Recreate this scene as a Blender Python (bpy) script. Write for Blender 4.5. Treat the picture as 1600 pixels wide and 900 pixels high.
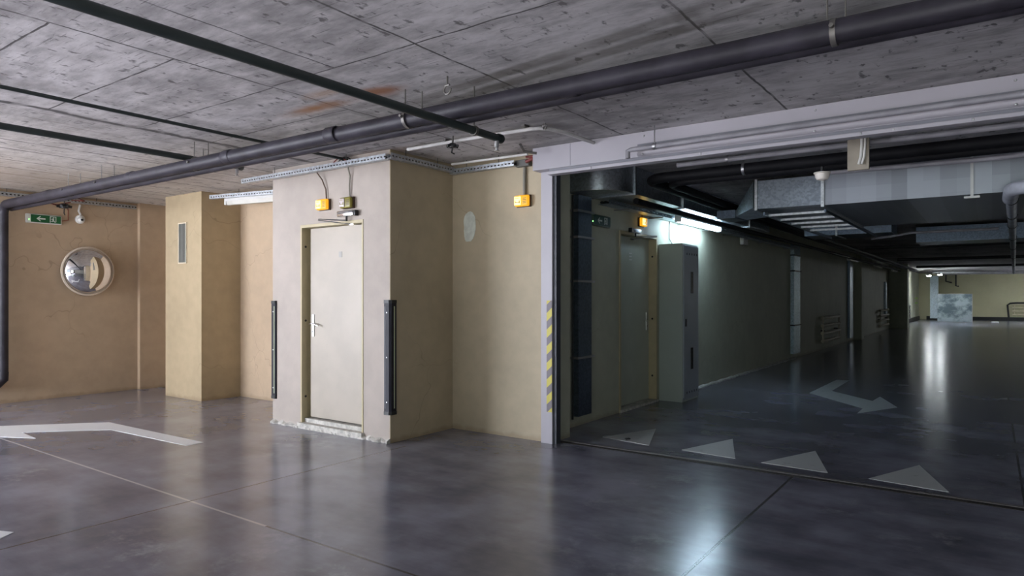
import bpy, bmesh, math, random
from mathutils import Vector
random.seed(4)
S = bpy.context.scene
for o in list(bpy.data.objects): bpy.data.objects.remove(o)
COL = S.collection
PI = math.pi

# ------------------------------------------------------------ camera, world, daylight, exposure
cd = bpy.data.cameras.new('camera'); cam = bpy.data.objects.new('camera', cd); COL.objects.link(cam)
YAW = math.atan(750/1050.)
cam.location = (0, 0, 1.40); cam.rotation_euler = (PI/2, 0, YAW)
cd.sensor_width = 36; cd.lens = 1050/1600*36; cd.shift_y = 13/1600.; cd.clip_start = .05; cd.clip_end = 200
S.camera = cam
S.view_settings.view_transform = 'Standard'; S.view_settings.look = 'None'
S.view_settings.gamma = 1; S.view_settings.use_curve_mapping = False
S.view_settings.exposure = 0.0
w = bpy.data.worlds.new('world'); S.world = w; w.use_nodes = True
w.node_tree.nodes['Background'].inputs[0].default_value = (.80, .90, 1, 1)
w.node_tree.nodes['Background'].inputs[1].default_value = 1.0

def area(name, loc, rot, sx, sy, power, col):
    l = bpy.data.lights.new(name, 'AREA'); l.shape = 'RECTANGLE'; l.size = sx; l.size_y = sy
    l.energy = power; l.color = col
    o = bpy.data.objects.new(name, l); o.location = loc; o.rotation_euler = rot; COL.objects.link(o); return o
# daylight through the long window of the south wall, left of and behind the camera
area('window_daylight', (-10.9, -3.12, 1.5), (PI/2+.15, 0, 0), 5.2, 2.1, 980, (.84, .89, 1))
area('side_window_daylight', (1.0, -3.12, 1.5), (PI/2+.1, 0, 0), 4.6, 1.7, 40, (.80, 1, .84))
# sun added through an unseen entrance behind the camera, bouncing light to the ceiling
sl = bpy.data.lights.new('sun', 'SUN'); sl.energy = 43; sl.color = (.98, .95, .96); sl.angle = .01
so = bpy.data.objects.new('sun', sl); COL.objects.link(so)
so.rotation_euler = Vector((-.12, .74, -.66)).to_track_quat('-Z', 'Y').to_euler()

# ------------------------------------------------------------ materials
def srgb(r, g, b):
    f = lambda c: (c/255/12.92) if c/255 <= .04045 else ((c/255+.055)/1.055)**2.4
    return (f(r), f(g), f(b), 1)
class NT:
    def __init__(s, name):
        s.m = bpy.data.materials.new(name); s.m.use_nodes = True; s.t = s.m.node_tree
        s.b = s.t.nodes['Principled BSDF']; s.pos = s.t.nodes.new('ShaderNodeNewGeometry').outputs['Position']
        sp = s.t.nodes.new('ShaderNodeSeparateXYZ'); s.t.links.new(s.pos, sp.inputs[0]); s.x, s.y, s.z = sp.outputs
    def put(s, v, i):
        if isinstance(v, bpy.types.NodeSocket): s.t.links.new(v, i)
        elif i.type == 'VECTOR' and not isinstance(v, (int, float)): i.default_value = v[:3]
        else: i.default_value = v
    def M(s, op, a, b=0, c=0, clamp=False):
        n = s.t.nodes.new('ShaderNodeMath'); n.operation = op; n.use_clamp = clamp
        for k, v in enumerate((a, b, c)): s.put(v, n.inputs[k])
        return n.outputs[0]
    def noise(s, scale, detail=4, vec=None, rough=.55, out=0):
        n = s.t.nodes.new('ShaderNodeTexNoise'); n.inputs['Scale'].default_value = scale
        n.inputs['Detail'].default_value = detail; n.inputs['Roughness'].default_value = rough
        s.t.links.new(vec or s.pos, n.inputs['Vector']); return n.outputs[out]
    def scaled(s, sc, rot=(0, 0, 0)):
        n = s.t.nodes.new('ShaderNodeMapping'); n.inputs['Scale'].default_value = sc; n.inputs['Rotation'].default_value = rot
        s.t.links.new(s.pos, n.inputs[0]); return n.outputs[0]
    def rng(s, v, a, b, c=0, d=1):
        n = s.t.nodes.new('ShaderNodeMapRange'); n.interpolation_type = 'SMOOTHSTEP'
        s.put(v, n.inputs[0])
        for k, q in enumerate((a, b, c, d)): n.inputs[k+1].default_value = q
        return n.outputs[0]
    def mix(s, f, a, b):
        n = s.t.nodes.new('ShaderNodeMix'); n.data_type = 'RGBA'
        s.put(f, n.inputs[0]); s.put(a, n.inputs[6]); s.put(b, n.inputs[7]); return n.outputs[2]
    def scale(s, col, f):
        n = s.t.nodes.new('ShaderNodeVectorMath'); n.operation = 'SCALE'
        s.put(col, n.inputs[0]); s.put(f, n.inputs[3]); return n.outputs[0]
    def line(s, axis, v, wd, lo=None, hi=None, wob=None):
        a, o = (s.x, s.y) if axis == 'x' else (s.y, s.x)
        if wob is not None: a = s.M('ADD', a, wob)
        m = s.rng(s.M('ABSOLUTE', s.M('SUBTRACT', a, v)), wd*.45, wd, 1, 0)
        if lo is not None: m = s.M('MULTIPLY', m, s.M('GREATER_THAN', o, lo))
        if hi is not None: m = s.M('MULTIPLY', m, s.M('LESS_THAN', o, hi))
        return m
    def color(s, v): s.put(v, s.b.inputs['Base Color'])
    def rough(s, v): s.put(v, s.b.inputs['Roughness'])
    def bump(s, h, strength=.3, dist=.01):
        n = s.t.nodes.new('ShaderNodeBump'); n.inputs['Strength'].default_value = strength
        n.inputs['Distance'].default_value = dist; s.t.links.new(h, n.inputs['Height'])
        s.t.links.new(n.outputs[0], s.b.inputs['Normal'])

def simple(name, col, rough=.6, metal=0, var=.08, scale=6, bump=0, spec=.5):
    n = NT(name)
    c = n.noise(scale, 3)
    n.color(n.scale(col, n.rng(c, .3, .7, 1-var, 1+var)))
    n.rough(rough); n.b.inputs['Metallic'].default_value = metal; n.b.inputs['Specular IOR Level'].default_value = spec
    if bump: n.bump(n.noise(scale*8, 4), bump, .004)
    return n.m
def emit(name, col, strength):
    n = NT(name); n.color((col[0]*.35, col[1]*.35, col[2]*.35, 1)); n.b.inputs['Emission Color'].default_value = col
    n.b.inputs['Emission Strength'].default_value = strength; return n.m

def plaster(name, col, dirt=(.25, .17, .10, 1), cracks=True):
    n = NT(name)
    big = n.noise(.9, 4); mid = n.noise(7, 5)
    c = n.scale(col, n.M('MULTIPLY', n.rng(big, .3, .7, .92, 1.06), n.rng(mid, .3, .7, .96, 1.04)))
    edge = n.M('ADD', n.z, n.M('MULTIPLY', n.noise(9, 4), .09))
    c = n.mix(n.M('MULTIPLY', n.rng(edge, .05, .11, 1, 0), .45), c, dirt)
    if cracks:
        v = n.t.nodes.new('ShaderNodeTexVoronoi'); v.feature = 'DISTANCE_TO_EDGE'; v.inputs['Scale'].default_value = .8
        vm = n.t.nodes.new('ShaderNodeVectorMath'); vm.operation = 'ADD'
        n.t.links.new(n.pos, vm.inputs[0]); n.t.links.new(n.noise(1.3, 3, out=1), vm.inputs[1]); n.t.links.new(vm.outputs[0], v.inputs['Vector'])
        k = n.M('MULTIPLY', n.rng(v.outputs[0], .001, .0045, 1, 0), n.rng(n.noise(.6, 1), .52, .6))
        c = n.mix(n.M('MULTIPLY', k, .35), c, (col[0]*.4, col[1]*.38, col[2]*.35, 1))
    n.color(c); n.rough(.62); n.bump(n.noise(55, 5), .25, .003); return n.m

CREAM = plaster('cream_wall_paint', (.45, .378, .262, 1))
TAN = plaster('warm_tan_wall_paint', (.50, .375, .255, 1))
CREAM_PIER = plaster('yellow_cream_wall_paint', (.44, .345, .215, 1))
PALE = plaster('pale_wall_paint', (.415, .36, .315, 1), (.5, .47, .42, 1), False)
TUNNEL = plaster('tunnel_wall_paint', (.47, .48, .375, 1))
WHITEP = plaster('rear_wall_paint', (.6, .56, .5, 1), cracks=False)

def ceiling_mat():
    n = NT('ceiling_concrete')
    wob = n.M('MULTIPLY', n.M('SUBTRACT', n.noise(3, 4), .5), .04)
    a = n.noise(.7, 5, rough=.65); b = n.noise(3.2, 6, n.scaled((1, 2.6, 1)), .7)
    f = n.M('ADD', n.M('MULTIPLY', a, .55), n.M('MULTIPLY', b, .45))
    c = n.mix(n.rng(f, .38, .62), (.29, .277, .28, 1), (.60, .577, .585, 1))
    c = n.mix(n.M('MULTIPLY', n.rng(n.x, -9, -4.8, 1, 0), .55), c, (.60, .53, .44, 1))
    # dark pits and scratches
    pit = n.rng(n.noise(17, 3, n.scaled((1, .55, 1)), .6), .60, .70)
    c = n.mix(n.M('MULTIPLY', pit, .75), c, (.07, .065, .065, 1))
    scr = n.M('MULTIPLY', n.rng(n.noise(9, 5, n.scaled((.5, 7, 1), (0, 0, .5)), .7), .57, .68), n.rng(n.noise(.9, 2), .38, .58))
    c = n.mix(n.M('MULTIPLY', scr, .75), c, (.09, .085, .085, 1))
    plank = n.M('MULTIPLY', n.rng(n.noise(2.5, 5, n.scaled((7, .4, 1)), .7), .5, .75), n.rng(n.x, -6.2, -5.7, 1, 0))
    c = n.mix(n.M('MULTIPLY', plank, .7), c, (.14, .11, .09, 1))
    js = None
    def add(m):
        nonlocal js
        js = m if js is None else n.M('MAXIMUM', js, m)
    for x0 in (-1.25, -2.6, -3.92): add(n.line('x', x0, .010, None, 5.3, wob))
    add(n.line('x', -3.28, .007, 1.0, 2.72, wob))
    add(n.line('x', -5.78, .045, None, None, n.M('MULTIPLY', wob, 4)))
    for x0 in (-6.6, -7.15, -7.58, -8.2, -8.7, -9.15, -9.75): add(n.M('MULTIPLY', n.line('x', x0, .016, None, None, wob), .95))
    for y0, lo, hi in ((1.42, -5.78, -3.92), (2.07, -5.78, -3.92), (2.74, -5.78, -3.92), (3.38, -5.78, -3.92), (4.4, -5.78, -3.92), (2.72, -3.92, -1.25), (.1, -5.78, 3), (4.3, -3.92, -2.6), (3.95, -1.25, 3), (1.1, -2.6, 3)):
        add(n.line('y', y0, .008, lo, hi, wob))
    jn = n.rng(n.noise(5, 3), .32, .5, .35, .9)
    c = n.mix(n.M('MULTIPLY', js, jn), c, (.05, .045, .045, 1))
    halo = None
    for x0 in (-1.25, -2.6, -3.92, -5.78):
        q = n.line('x', x0, .09, None, None, n.M('MULTIPLY', wob, 3)); halo = q if halo is None else n.M('MAXIMUM', halo, q)
    for y0 in (1.42, 2.74, 3.38): halo = n.M('MAXIMUM', halo, n.line('y', y0, .08, -5.78, -1.25, n.M('MULTIPLY', wob, 3)))
    c = n.mix(n.M('MULTIPLY', halo, n.rng(n.noise(2.2, 4), .42, .62, 0, .4)), c, (.14, .13, .13, 1))
    def blob(cx, cy, rx, ry, col, k):
        nonlocal c
        wb = n.M('MULTIPLY', n.M('SUBTRACT', n.noise(4, 4), .5), .9)
        d = n.M('SQRT', n.M('ADD', n.M('POWER', n.M('DIVIDE', n.M('SUBTRACT', n.x, cx), rx), 2), n.M('POWER', n.M('DIVIDE', n.M('SUBTRACT', n.y, cy), ry), 2)))
        c = n.mix(n.M('MULTIPLY', n.rng(n.M('ADD', d, wb), .1, 1, 1, 0), k), c, col)
    blob(-4.12, 3.22, .46, .13, (.34, .15, .05, 1), .9)
    blob(-3.45, 3.20, .36, .15, (.27, .10, .035, 1), .9)
    blob(-3.75, 3.02, .3, .10, (.42, .27, .17, 1), .6)
    blob(-4.9, 4.6, .9, .18, (.32, .20, .12, 1), .6)
    blob(-9.3, 3.0, 1.6, 1.6, (.33, .24, .16, 1), .45)
    # two dark bands slanting alongside the drain pipe
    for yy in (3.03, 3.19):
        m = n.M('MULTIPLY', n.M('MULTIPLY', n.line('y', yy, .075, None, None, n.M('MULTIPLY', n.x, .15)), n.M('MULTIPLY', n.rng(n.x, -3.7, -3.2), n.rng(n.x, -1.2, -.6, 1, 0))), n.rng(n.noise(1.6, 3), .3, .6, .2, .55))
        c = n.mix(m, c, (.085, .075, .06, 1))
    n.color(c); n.rough(.75)
    h = n.M('SUBTRACT', n.M('ADD', n.M('MULTIPLY', n.noise(30, 5), .25), n.M('MULTIPLY', pit, -.3)), js)
    n.bump(h, .5, .006); return n.m
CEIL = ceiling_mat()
def floor_mat():
    n = NT('polished_concrete_floor')
    a = n.noise(.55, 5, rough=.6); b = n.noise(1.9, 6, rough=.55); st = n.noise(1.3, 6, n.scaled((.35, 1.6, 1), (0, 0, .6)), .7)
    f = n.M('ADD', n.M('MULTIPLY', a, .4), n.M('ADD', n.M('MULTIPLY', b, .35), n.M('MULTIPLY', st, .25)))
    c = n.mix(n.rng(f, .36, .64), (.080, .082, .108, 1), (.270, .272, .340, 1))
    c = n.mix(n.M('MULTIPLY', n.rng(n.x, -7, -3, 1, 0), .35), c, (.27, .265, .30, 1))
    blot = n.M('MULTIPLY', n.rng(n.noise(3.5, 7, rough=.7), .50, .72), n.rng(n.noise(.8, 2), .5, .62))
    c = n.mix(n.M('MULTIPLY', blot, .5), c, (.42, .42, .46, 1))
    sp = n.rng(n.noise(26, 3), .70, .76)
    c = n.mix(n.M('MULTIPLY', sp, .5), c, (.3, .28, .27, 1))
    light = n.line('y', 2.46, .012, -12, -3.6)
    dark = n.line('y', 2.46, .011, -3.6, 5)
    for args in (('x', -4.46, .010, -5, 4.53), ('x', -1.26, .012, -5, 5.5), ('x', .18, .010, 5.6, 48), ('x', -8.0, .01, -5, 5.4), ('y', 10.0, .012, -3.6, 5), ('y', 16, .014, -3.6, 5), ('y', 23, .02, -3.6, 5), ('y', 31, .02, -3.6, 5)):
        dark = n.M('MAXIMUM', dark, n.line(*args))
    lm = n.rng(n.x, -4.6, -3.6, .85, .0)
    c = n.mix(n.M('MULTIPLY', light, .75), c, (.55, .54, .54, 1))
    c = n.mix(n.M('MULTIPLY', dark, .8), c, (.025, .022, .02, 1))
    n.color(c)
    n.rough(.20); n.b.inputs['Specular IOR Level'].default_value = .75
    h = n.M('SUBTRACT', n.M('MULTIPLY', n.noise(7, 4), .22), n.M('ADD', dark, light))
    n.bump(h, .06, .003); return n.m
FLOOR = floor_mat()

def galv(name, col, rough=.35):
    n = NT(name); v = n.t.nodes.new('ShaderNodeTexVoronoi'); v.inputs['Scale'].default_value = 45
    n.t.links.new(n.pos, v.inputs['Vector'])
    sep = n.t.nodes.new('ShaderNodeSeparateColor'); n.t.links.new(v.outputs['Color'], sep.inputs[0])
    n.color(n.scale(col, n.rng(sep.outputs[0], 0, 1, .82, 1.12))); n.b.inputs['Metallic'].default_value = 1
    n.rough(rough); return n.m
GALV = galv('galvanised_steel', (.52, .55, .58, 1), .42)
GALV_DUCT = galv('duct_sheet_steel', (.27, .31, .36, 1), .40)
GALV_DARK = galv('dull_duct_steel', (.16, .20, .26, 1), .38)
def patch_steel():
    n = NT('panelled_duct_steel')
    br = n.t.nodes.new('ShaderNodeTexNoise'); br.noise_dimensions = '1D'; br.inputs['Scale'].default_value = 1
    br.inputs['Detail'].default_value = 0
    n.put(n.M('MULTIPLY', n.M('FLOOR', n.M('MULTIPLY', n.x, 7.5)), 3.7), br.inputs['W'])
    zig = n.M('FLOOR', n.M('MULTIPLY', n.z, 8))
    c = n.scale((.33, .355, .40, 1), n.rng(n.M('ADD', br.outputs[0], n.M('MULTIPLY', n.M('SINE', n.M('MULTIPLY', zig, 2.1)), .05)), .3, .7, .8, 1.15))
    n.color(c); n.b.inputs['Metallic'].default_value = .85; n.rough(.38); return n.m
DUCT_FACE = patch_steel()
CHROME = simple('chrome', (.8, .8, .82, 1), .12, 1, .02)
MIRROR = simple('mirror_dome', (.86, .87, .9, 1), .025, 1, .01)
STEEL = simple('zinc_steel', (.55, .55, .56, 1), .35, 1)
ROD = simple('threaded_rod', (.16, .15, .14, 1), .5, .6)
BLACKPIPE = simple('black_painted_steel_pipe', (.024, .025, .028, 1), .42, 0, .15, 8)
DRAIN = simple('violet_grey_cast_pipe', (.030, .027, .036, 1), .5, 0, .3, 5, .2, .3)
BLACKINS = simple('black_foam_insulation', (.008, .008, .010, 1), .6, 0, .2, 6, 0, .15)
GREENPIPE = simple('dark_green_pipe', (.028, .036, .035, 1), .45, 0, .15)
WHITEPIPE = simple('off_white_pipe', (.60, .58, .57, 1), .5, 0, .12)
GREYPIPE = simple('grey_pipe', (.30, .29, .32, 1), .4, 0, .15)
INSPIPE = simple('wrapped_grey_pipe', (.42, .44, .50, 1), .5, 0, .2)
COLLAR = simple('black_pipe_collar', (.02, .02, .02, 1), .6)
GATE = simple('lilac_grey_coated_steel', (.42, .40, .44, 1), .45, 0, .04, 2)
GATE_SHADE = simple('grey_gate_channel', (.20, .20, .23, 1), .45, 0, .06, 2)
GATE_BLACK = simple('dark_gate_slot', (.05, .055, .07, 1), .5)
DOORM = simple('cream_door_paint', (.44, .39, .325, 1), .42, 0, .05, 3)
DOORM2 = simple('pale_green_grey_door_paint', (.47, .50, .42, 1), .4, 0, .05, 3)
FRAMEM = simple('ochre_door_frame_paint', (.50, .43, .27, 1), .5, 0, .06)
BLACKPL = simple('black_plastic', (.012, .012, .013, 1), .45)
RUBBER = simple('black_rubber', (.012, .012, .020, 1), .5, 0, .2, 6, 0, .3)
WHITEPL = simple('white_plastic', (.72, .71, .68, 1), .42, 0, .03)
GLOW = simple('pale_green_strip', (.50, .56, .38, 1), .5)
GREYCAB = simple('light_grey_cabinet_paint', (.43, .49, .45, 1), .42, 0, .03, 2)
GREYDOOR = simple('blue_grey_cabinet_door_paint', (.33, .37, .42, 1), .38, 0, .03, 2)
BLACKGLASS = simple('dark_window_glass', (.006, .007, .01, 1), .12)
GREEN = simple('green_sign_face', (.004, .105, .03, 1), .3)
GREEN_D = simple('dark_green_sign_face', (.004, .05, .03, 1), .3)
SIGNW = simple('white_sign_graphic', (.68, .72, .68, 1), .45)
REDC = simple('red_cable', (.17, .025, .02, 1), .5)
BROWNC = simple('brown_cable', (.10, .055, .035, 1), .55)
GREYC = simple('grey_cable', (.30, .29, .27, 1), .5)
CONDUIT = simple('flexible_grey_conduit', (.26, .24, .2, 1), .45)
PAINT = NT('worn_white_floor_paint')
_c = PAINT.mix(PAINT.rng(PAINT.noise(12, 5), .66, .76, 0, .5), (.66, .67, .69, 1), (.22, .22, .23, 1)); PAINT.color(_c); PAINT.rough(.42); PAINT = PAINT.m
PAINT2 = NT('dusty_grey_floor_paint')
_c = PAINT2.mix(PAINT2.rng(PAINT2.noise(9, 5), .60, .76, 0, .5), (.44, .45, .45, 1), (.16, .17, .17, 1)); PAINT2.color(_c); PAINT2.rough(.45); PAINT2 = PAINT2.m
YELLOW_LIT = emit('lit_amber_plastic', (1, .46, .015, 1), .85)
YELLOW_HOT = emit('bright_amber_bulb_glow', (1, .74, .22, 1), 2.6)
OLIVE = simple('olive_plastic', (.22, .19, .03, 1), .4)
CLEAR = simple('clear_ribbed_lens', (.60, .52, .52, 1), .25)
DARKRED = simple('dark_brown_back_plate', (.06, .025, .012, 1), .5)
TUBE_ON = emit('lit_tube_diffuser', (.62, .83, 1, 1), 38)
TUBE_FAR = emit('lit_far_tube_diffuser', (.90, .97, 1, 1), 100)
LED = emit('green_led', (.3, 1, .25, 1), 5)
TUBE_OFF = simple('unlit_white_diffuser', (.66, .64, .58, 1), .4)
BEIGE = simple('beige_board', (.33, .29, .235, 1), .55)
VENTM = simple('grey_vent_slats', (.22, .22, .20, 1), .5)
GROOVE = simple('rusty_dark_groove', (.018, .014, .012, 1), .7, 0, .4, 14)
PATCH = simple('white_filler', (.60, .63, .56, 1), .7, 0, .1, 20, .3)
SHEET = NT('scuffed_sheet_metal')
_n = SHEET.noise(1.6, 5, SHEET.scaled((1, 1, 1.3), (0, .7, 0)), .7)
SHEET.color(SHEET.mix(SHEET.rng(_n, .4, .62), (.14, .19, .22, 1), (.44, .52, .56, 1))); SHEET.rough(.45); SHEET.b.inputs['Metallic'].default_value = .5; SHEET = SHEET.m
BLACKSKIRT = simple('black_skirting', (.014, .015, .017, 1), .5)
def hazard():
    n = NT('hazard_stripe_tape')
    s = n.M('FRACT', n.M('DIVIDE', n.M('ADD', n.z, n.M('MULTIPLY', n.x, -.9)), .158))
    k = n.M('GREATER_THAN', s, .5)
    n.color(n.mix(k, (.60, .52, .09, 1), (.19, .165, .18, 1))); n.rough(.5); return n.m
HAZ = hazard()

# ------------------------------------------------------------ mesh helpers
class MB:
    def __init__(s): s.v = []; s.f = []; s.mi = []
    def add(s, vs, fs):
        b = len(s.v); s.v += [tuple(v) for v in vs]; s.f += [tuple(b+i for i in f) for f in fs]; return s
    def box(s, x0, x1, y0, y1, z0, z1):
        x0, x1 = sorted((x0, x1)); y0, y1 = sorted((y0, y1)); z0, z1 = sorted((z0, z1))
        return s.add([(x0,y0,z0),(x1,y0,z0),(x1,y1,z0),(x0,y1,z0),(x0,y0,z1),(x1,y0,z1),(x1,y1,z1),(x0,y1,z1)],
                     [(0,3,2,1),(4,5,6,7),(0,1,5,4),(1,2,6,5),(2,3,7,6),(3,0,4,7)])
    def rbox(s, x0, x1, y0, y1, z0, z1, r=.005, seg=2):
        bm = bmesh.new(); t = MB().box(x0, x1, y0, y1, z0, z1)
        vs = [bm.verts.new(v) for v in t.v]
        for f in t.f: bm.faces.new([vs[i] for i in f])
        bmesh.ops.bevel(bm, geom=bm.edges[:], offset=r, segments=seg, affect='EDGES', profile=.5)
        bm.verts.index_update(); s.add([v.co[:] for v in bm.verts], [[v.index for v in f.verts] for f in bm.faces]); bm.free(); return s
    def tube(s, pts, r, n=12, cap=True, rs=None):
        pts = [Vector(p) for p in pts]; b = len(s.v); prev = None
        for i, p in enumerate(pts):
            d = (pts[min(i+1, len(pts)-1)] - pts[max(i-1, 0)]).normalized()
            if prev is None:
                u = d.cross(Vector((0, 0, 1)) if abs(d.z) < .9 else Vector((1, 0, 0))).normalized()
            else:
                u = (prev - d*prev.dot(d)).normalized()
            prev = u; v = d.cross(u); rr = rs[i] if rs else r
            for k in range(n):
                a = 2*PI*k/n; s.v.append(tuple(p + u*math.cos(a)*rr + v*math.sin(a)*rr))
        for i in range(len(pts)-1):
            for k in range(n):
                k2 = (k+1) % n; s.f.append((b+i*n+k, b+i*n+k2, b+(i+1)*n+k2, b+(i+1)*n+k))
        if cap:
            s.f.append(tuple(b+k for k in range(n))[::-1]); s.f.append(tuple(b+(len(pts)-1)*n+k for k in range(n)))
        return s
    def cyl(s, a, b, r, n=16): return s.tube([a, b], r, n)
    def prism(s, poly, z0, z1):   # poly in xy
        n = len(poly); ar = sum(poly[i][0]*poly[(i+1) % n][1]-poly[(i+1) % n][0]*poly[i][1] for i in range(n))
        if ar < 0: poly = poly[::-1]
        return s.add([(p[0], p[1], z0) for p in poly]+[(p[0], p[1], z1) for p in poly],
                     [tuple(range(n))[::-1], tuple(range(n, 2*n))]+[(i, (i+1) % n, n+(i+1) % n, n+i) for i in range(n)])
    def extr(s, poly, axis, a0, a1):  # polygon (u,v) extruded along axis; 'x': (y,z), 'y': (x,z)
        n = len(poly); mk = (lambda p, a: (a, p[0], p[1])) if axis == 'x' else (lambda p, a: (p[0], a, p[1]))
        return s.add([mk(p, a0) for p in poly]+[mk(p, a1) for p in poly],
                     [tuple(range(n)), tuple(range(n, 2*n))[::-1]]+[(i, (i+1) % n, n+(i+1) % n, n+i) for i in range(n)])
    def lathe(s, c, axis, prof, n=32):   # prof: (r, t) along the axis
        c = Vector(c); ax = Vector(axis).normalized(); u = ax.orthogonal().normalized(); v = ax.cross(u); b = len(s.v)
        for r, t in prof:
            for k in range(n):
                a = 2*PI*k/n; s.v.append(tuple(c+ax*t+u*math.cos(a)*r+v*math.sin(a)*r))
        for i in range(len(prof)-1):
            for k in range(n):
                k2 = (k+1) % n; s.f.append((b+i*n+k, b+i*n+k2, b+(i+1)*n+k2, b+(i+1)*n+k))
        return s
    def done(s, name, mat, parent=None, smooth=False, base=None):
        me = bpy.data.meshes.new(name)
        if parent is not None: off = Vector(parent['_b'])
        elif base is not None: off = Vector(base)
        else:
            xs, ys, zs = zip(*s.v); off = Vector(((min(xs)+max(xs))/2, (min(ys)+max(ys))/2, min(zs)))
        me.from_pydata([tuple(Vector(v)-off) for v in s.v], [], s.f)
        bm = bmesh.new(); bm.from_mesh(me); bmesh.ops.recalc_face_normals(bm, faces=bm.faces[:]); bm.to_mesh(me); bm.free()
        me.materials.append(mat)
        if smooth:
            for p in me.polygons: p.use_smooth = True
            me.set_sharp_from_angle(angle=math.radians(40))
        o = bpy.data.objects.new(name, me); COL.objects.link(o)
        if parent is not None: o.parent = parent
        else: o.location = off
        o['_b'] = tuple(off); return o
def tag(o, label, cat, group=None, kind=None):
    o['label'] = label; o['category'] = cat
    if group: o['group'] = group
    if kind: o['kind'] = kind
    return o
def thing(name, base, label, cat, group=None):
    o = bpy.data.objects.new(name, None); o.location = base; o['_b'] = tuple(base); o.empty_display_size = .1
    COL.objects.link(o); return tag(o, label, cat, group)
def struct(o, label=None, cat=None):
    o['kind'] = 'structure'
    if label: o['label'] = label
    if cat: o['category'] = cat
    return o
def arc(c, r, a0, a1, n, plane='xy', k=0):
    out = []
    for i in range(n+1):
        a = math.radians(a0+(a1-a0)*i/n); p, q = c[0]+r*math.cos(a), c[1]+r*math.sin(a)
        out.append({'xy': (p, q, k), 'xz': (p, k, q), 'yz': (k, p, q)}[plane])
    return out
H = 2.80; XT = -3.65; YF = 48.0

# ------------------------------------------------------------ the setting
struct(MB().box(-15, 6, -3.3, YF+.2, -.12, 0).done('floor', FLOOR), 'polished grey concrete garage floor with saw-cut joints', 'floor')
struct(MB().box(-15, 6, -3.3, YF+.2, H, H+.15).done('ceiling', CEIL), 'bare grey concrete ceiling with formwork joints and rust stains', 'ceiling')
struct(MB().box(-10.7, -10.5, .2, 5.65, 0, H).done('wall_left', TAN), 'tan wall at far left carrying the round mirror', 'wall')
struct(MB().box(-10.5, -10.42, 4.97, 5.45, 0, H).done('trim_1', TAN), 'shallow pilaster at the corner right of the round mirror', 'pilaster')
struct(MB().box(-10.7, -6.4, 5.45, 5.65, 0, H).done('wall_back', TAN), 'cream back wall between the vent pier and the door block', 'wall')
struct(MB().box(-9.5, -8.57, 4.88, 5.45, 0, H).done('wall_pier', CREAM_PIER), 'yellow cream pier with the small vent grille', 'pier')
# closet block with a door opening x -6.01..-5.03, z .06..2.15
cl = MB().box(-6.5, -6.01, 4.53, 4.73, 0, H).box(-5.03, -4.67, 4.53, 4.73, 0, H).box(-6.01, -5.03, 4.53, 4.73, 2.16, H).box(-6.01, -5.03, 4.53, 4.73, 0, .055)
struct(cl.done('wall_closet', PALE), 'pale front wall of the door block', 'wall')
struct(MB().box(-4.67, -4.66, 4.531, 5.45, 0, H).box(-4.85, -4.67, 4.73, 5.45, 0, H).box(-6.5, -6.3, 4.73, 5.45, 0, H).box(-6.3, -4.85, 5.2, 5.45, 0, H).done('wall_closet_side', CREAM), 'olive-toned right side wall of the door block', 'wall')
struct(MB().box(-4.66, -3.5, 5.44, 5.64, 0, H).done('wall_recess', CREAM), 'cream recess wall between the door block and the gate', 'wall')
struct(MB().box(-3.85, -3.42, 5.5, 5.78, 0, H).box(-3.85, XT, 5.78, 6.1, 0, H).done('wall_gate_return', TUNNEL), 'narrow green-cream wall return just inside the gate', 'wall')
tw = MB().box(-3.9, XT, 6.1, 7.32, 0, H).box(-3.9, XT, 8.45, 37.3, 0, H).box(-3.9, XT, 7.32, 8.45, 2.2, H).box(-3.9, XT, 37.3, YF, 0, H).box(-3.95, -3.85, 7.32, 8.45, 0, 2.2)
struct(tw.done('wall_tunnel_left', TUNNEL), 'long left wall of the dark passage', 'wall')
struct(MB().box(XT, -2.95, 33.3, 34.0, 0, H).box(XT, -3.42, 24.2, 24.7, 0, H).done('wall_tunnel_pier', TUNNEL), 'dark piers on the passage wall', 'pier')
struct(MB().box(-3.9, 6, YF, YF+.2, 0, H).done('wall_far', simple('far_wall_paint', (.52, .50, .33, 1), .6, 0, .05, 1)), 'lit yellowish wall at the far end of the passage', 'wall')
struct(MB().box(5.8, 6, -3.3, YF, 0, H).done('wall_right', WHITEP))
struct(MB().box(-15, -13.5, -3.3, -3.1, 0, H).box(-8.2, -7.6, -3.3, -3.1, 0, H).box(-2.6, -1.4, -3.3, -3.1, 0, H).box(3.4, 6, -3.3, -3.1, 0, H).box(-1.4, 3.4, -3.3, -3.1, 0, .6).box(-1.4, 3.4, -3.3, -3.1, 2.4, H).box(-13.5, -8.2, -3.3, -3.1, 0, .4).box(-13.5, -8.2, -3.3, -3.1, 2.6, H)
       .box(-7.6, -2.6, -3.3, -3.1, 2.6, H).done('wall_south', WHITEP))
struct(MB().box(-15.2, -15, -3.3, .4, 0, H).box(-15, -10.7, .2, .4, 0, H).done('wall_west', WHITEP))
f = MB()
for k in range(5):
    xx = -13.5+5.3*k/4; f.box(xx-.03, xx+.03, -3.28, -3.22, .4, 2.6)
f.box(-13.5, -8.2, -3.28, -3.22, .4, .46).box(-13.5, -8.2, -3.28, -3.22, 2.54, 2.6)
struct(f.done('window_1', WHITEPL))
struct(MB().box(-20, 8, -14, -3.3, -.12, -.01).done('floor_yard', simple('yard_concrete', (.35, .35, .34, 1), .8)))
struct(MB().box(-3.43, 5.8, 5.50, 5.56, 0, .004).done('trim_2', GROOVE), 'dark floor joint below the rolling gate', 'floor joint')
struct(MB().box(-3.43, 5.8, 5.56, 5.60, 0, .008).done('trim_3', simple('joint_edge_concrete', (.12, .11, .11, 1), .5)), 'raised concrete edge beside the gate joint', 'floor joint')
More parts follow.
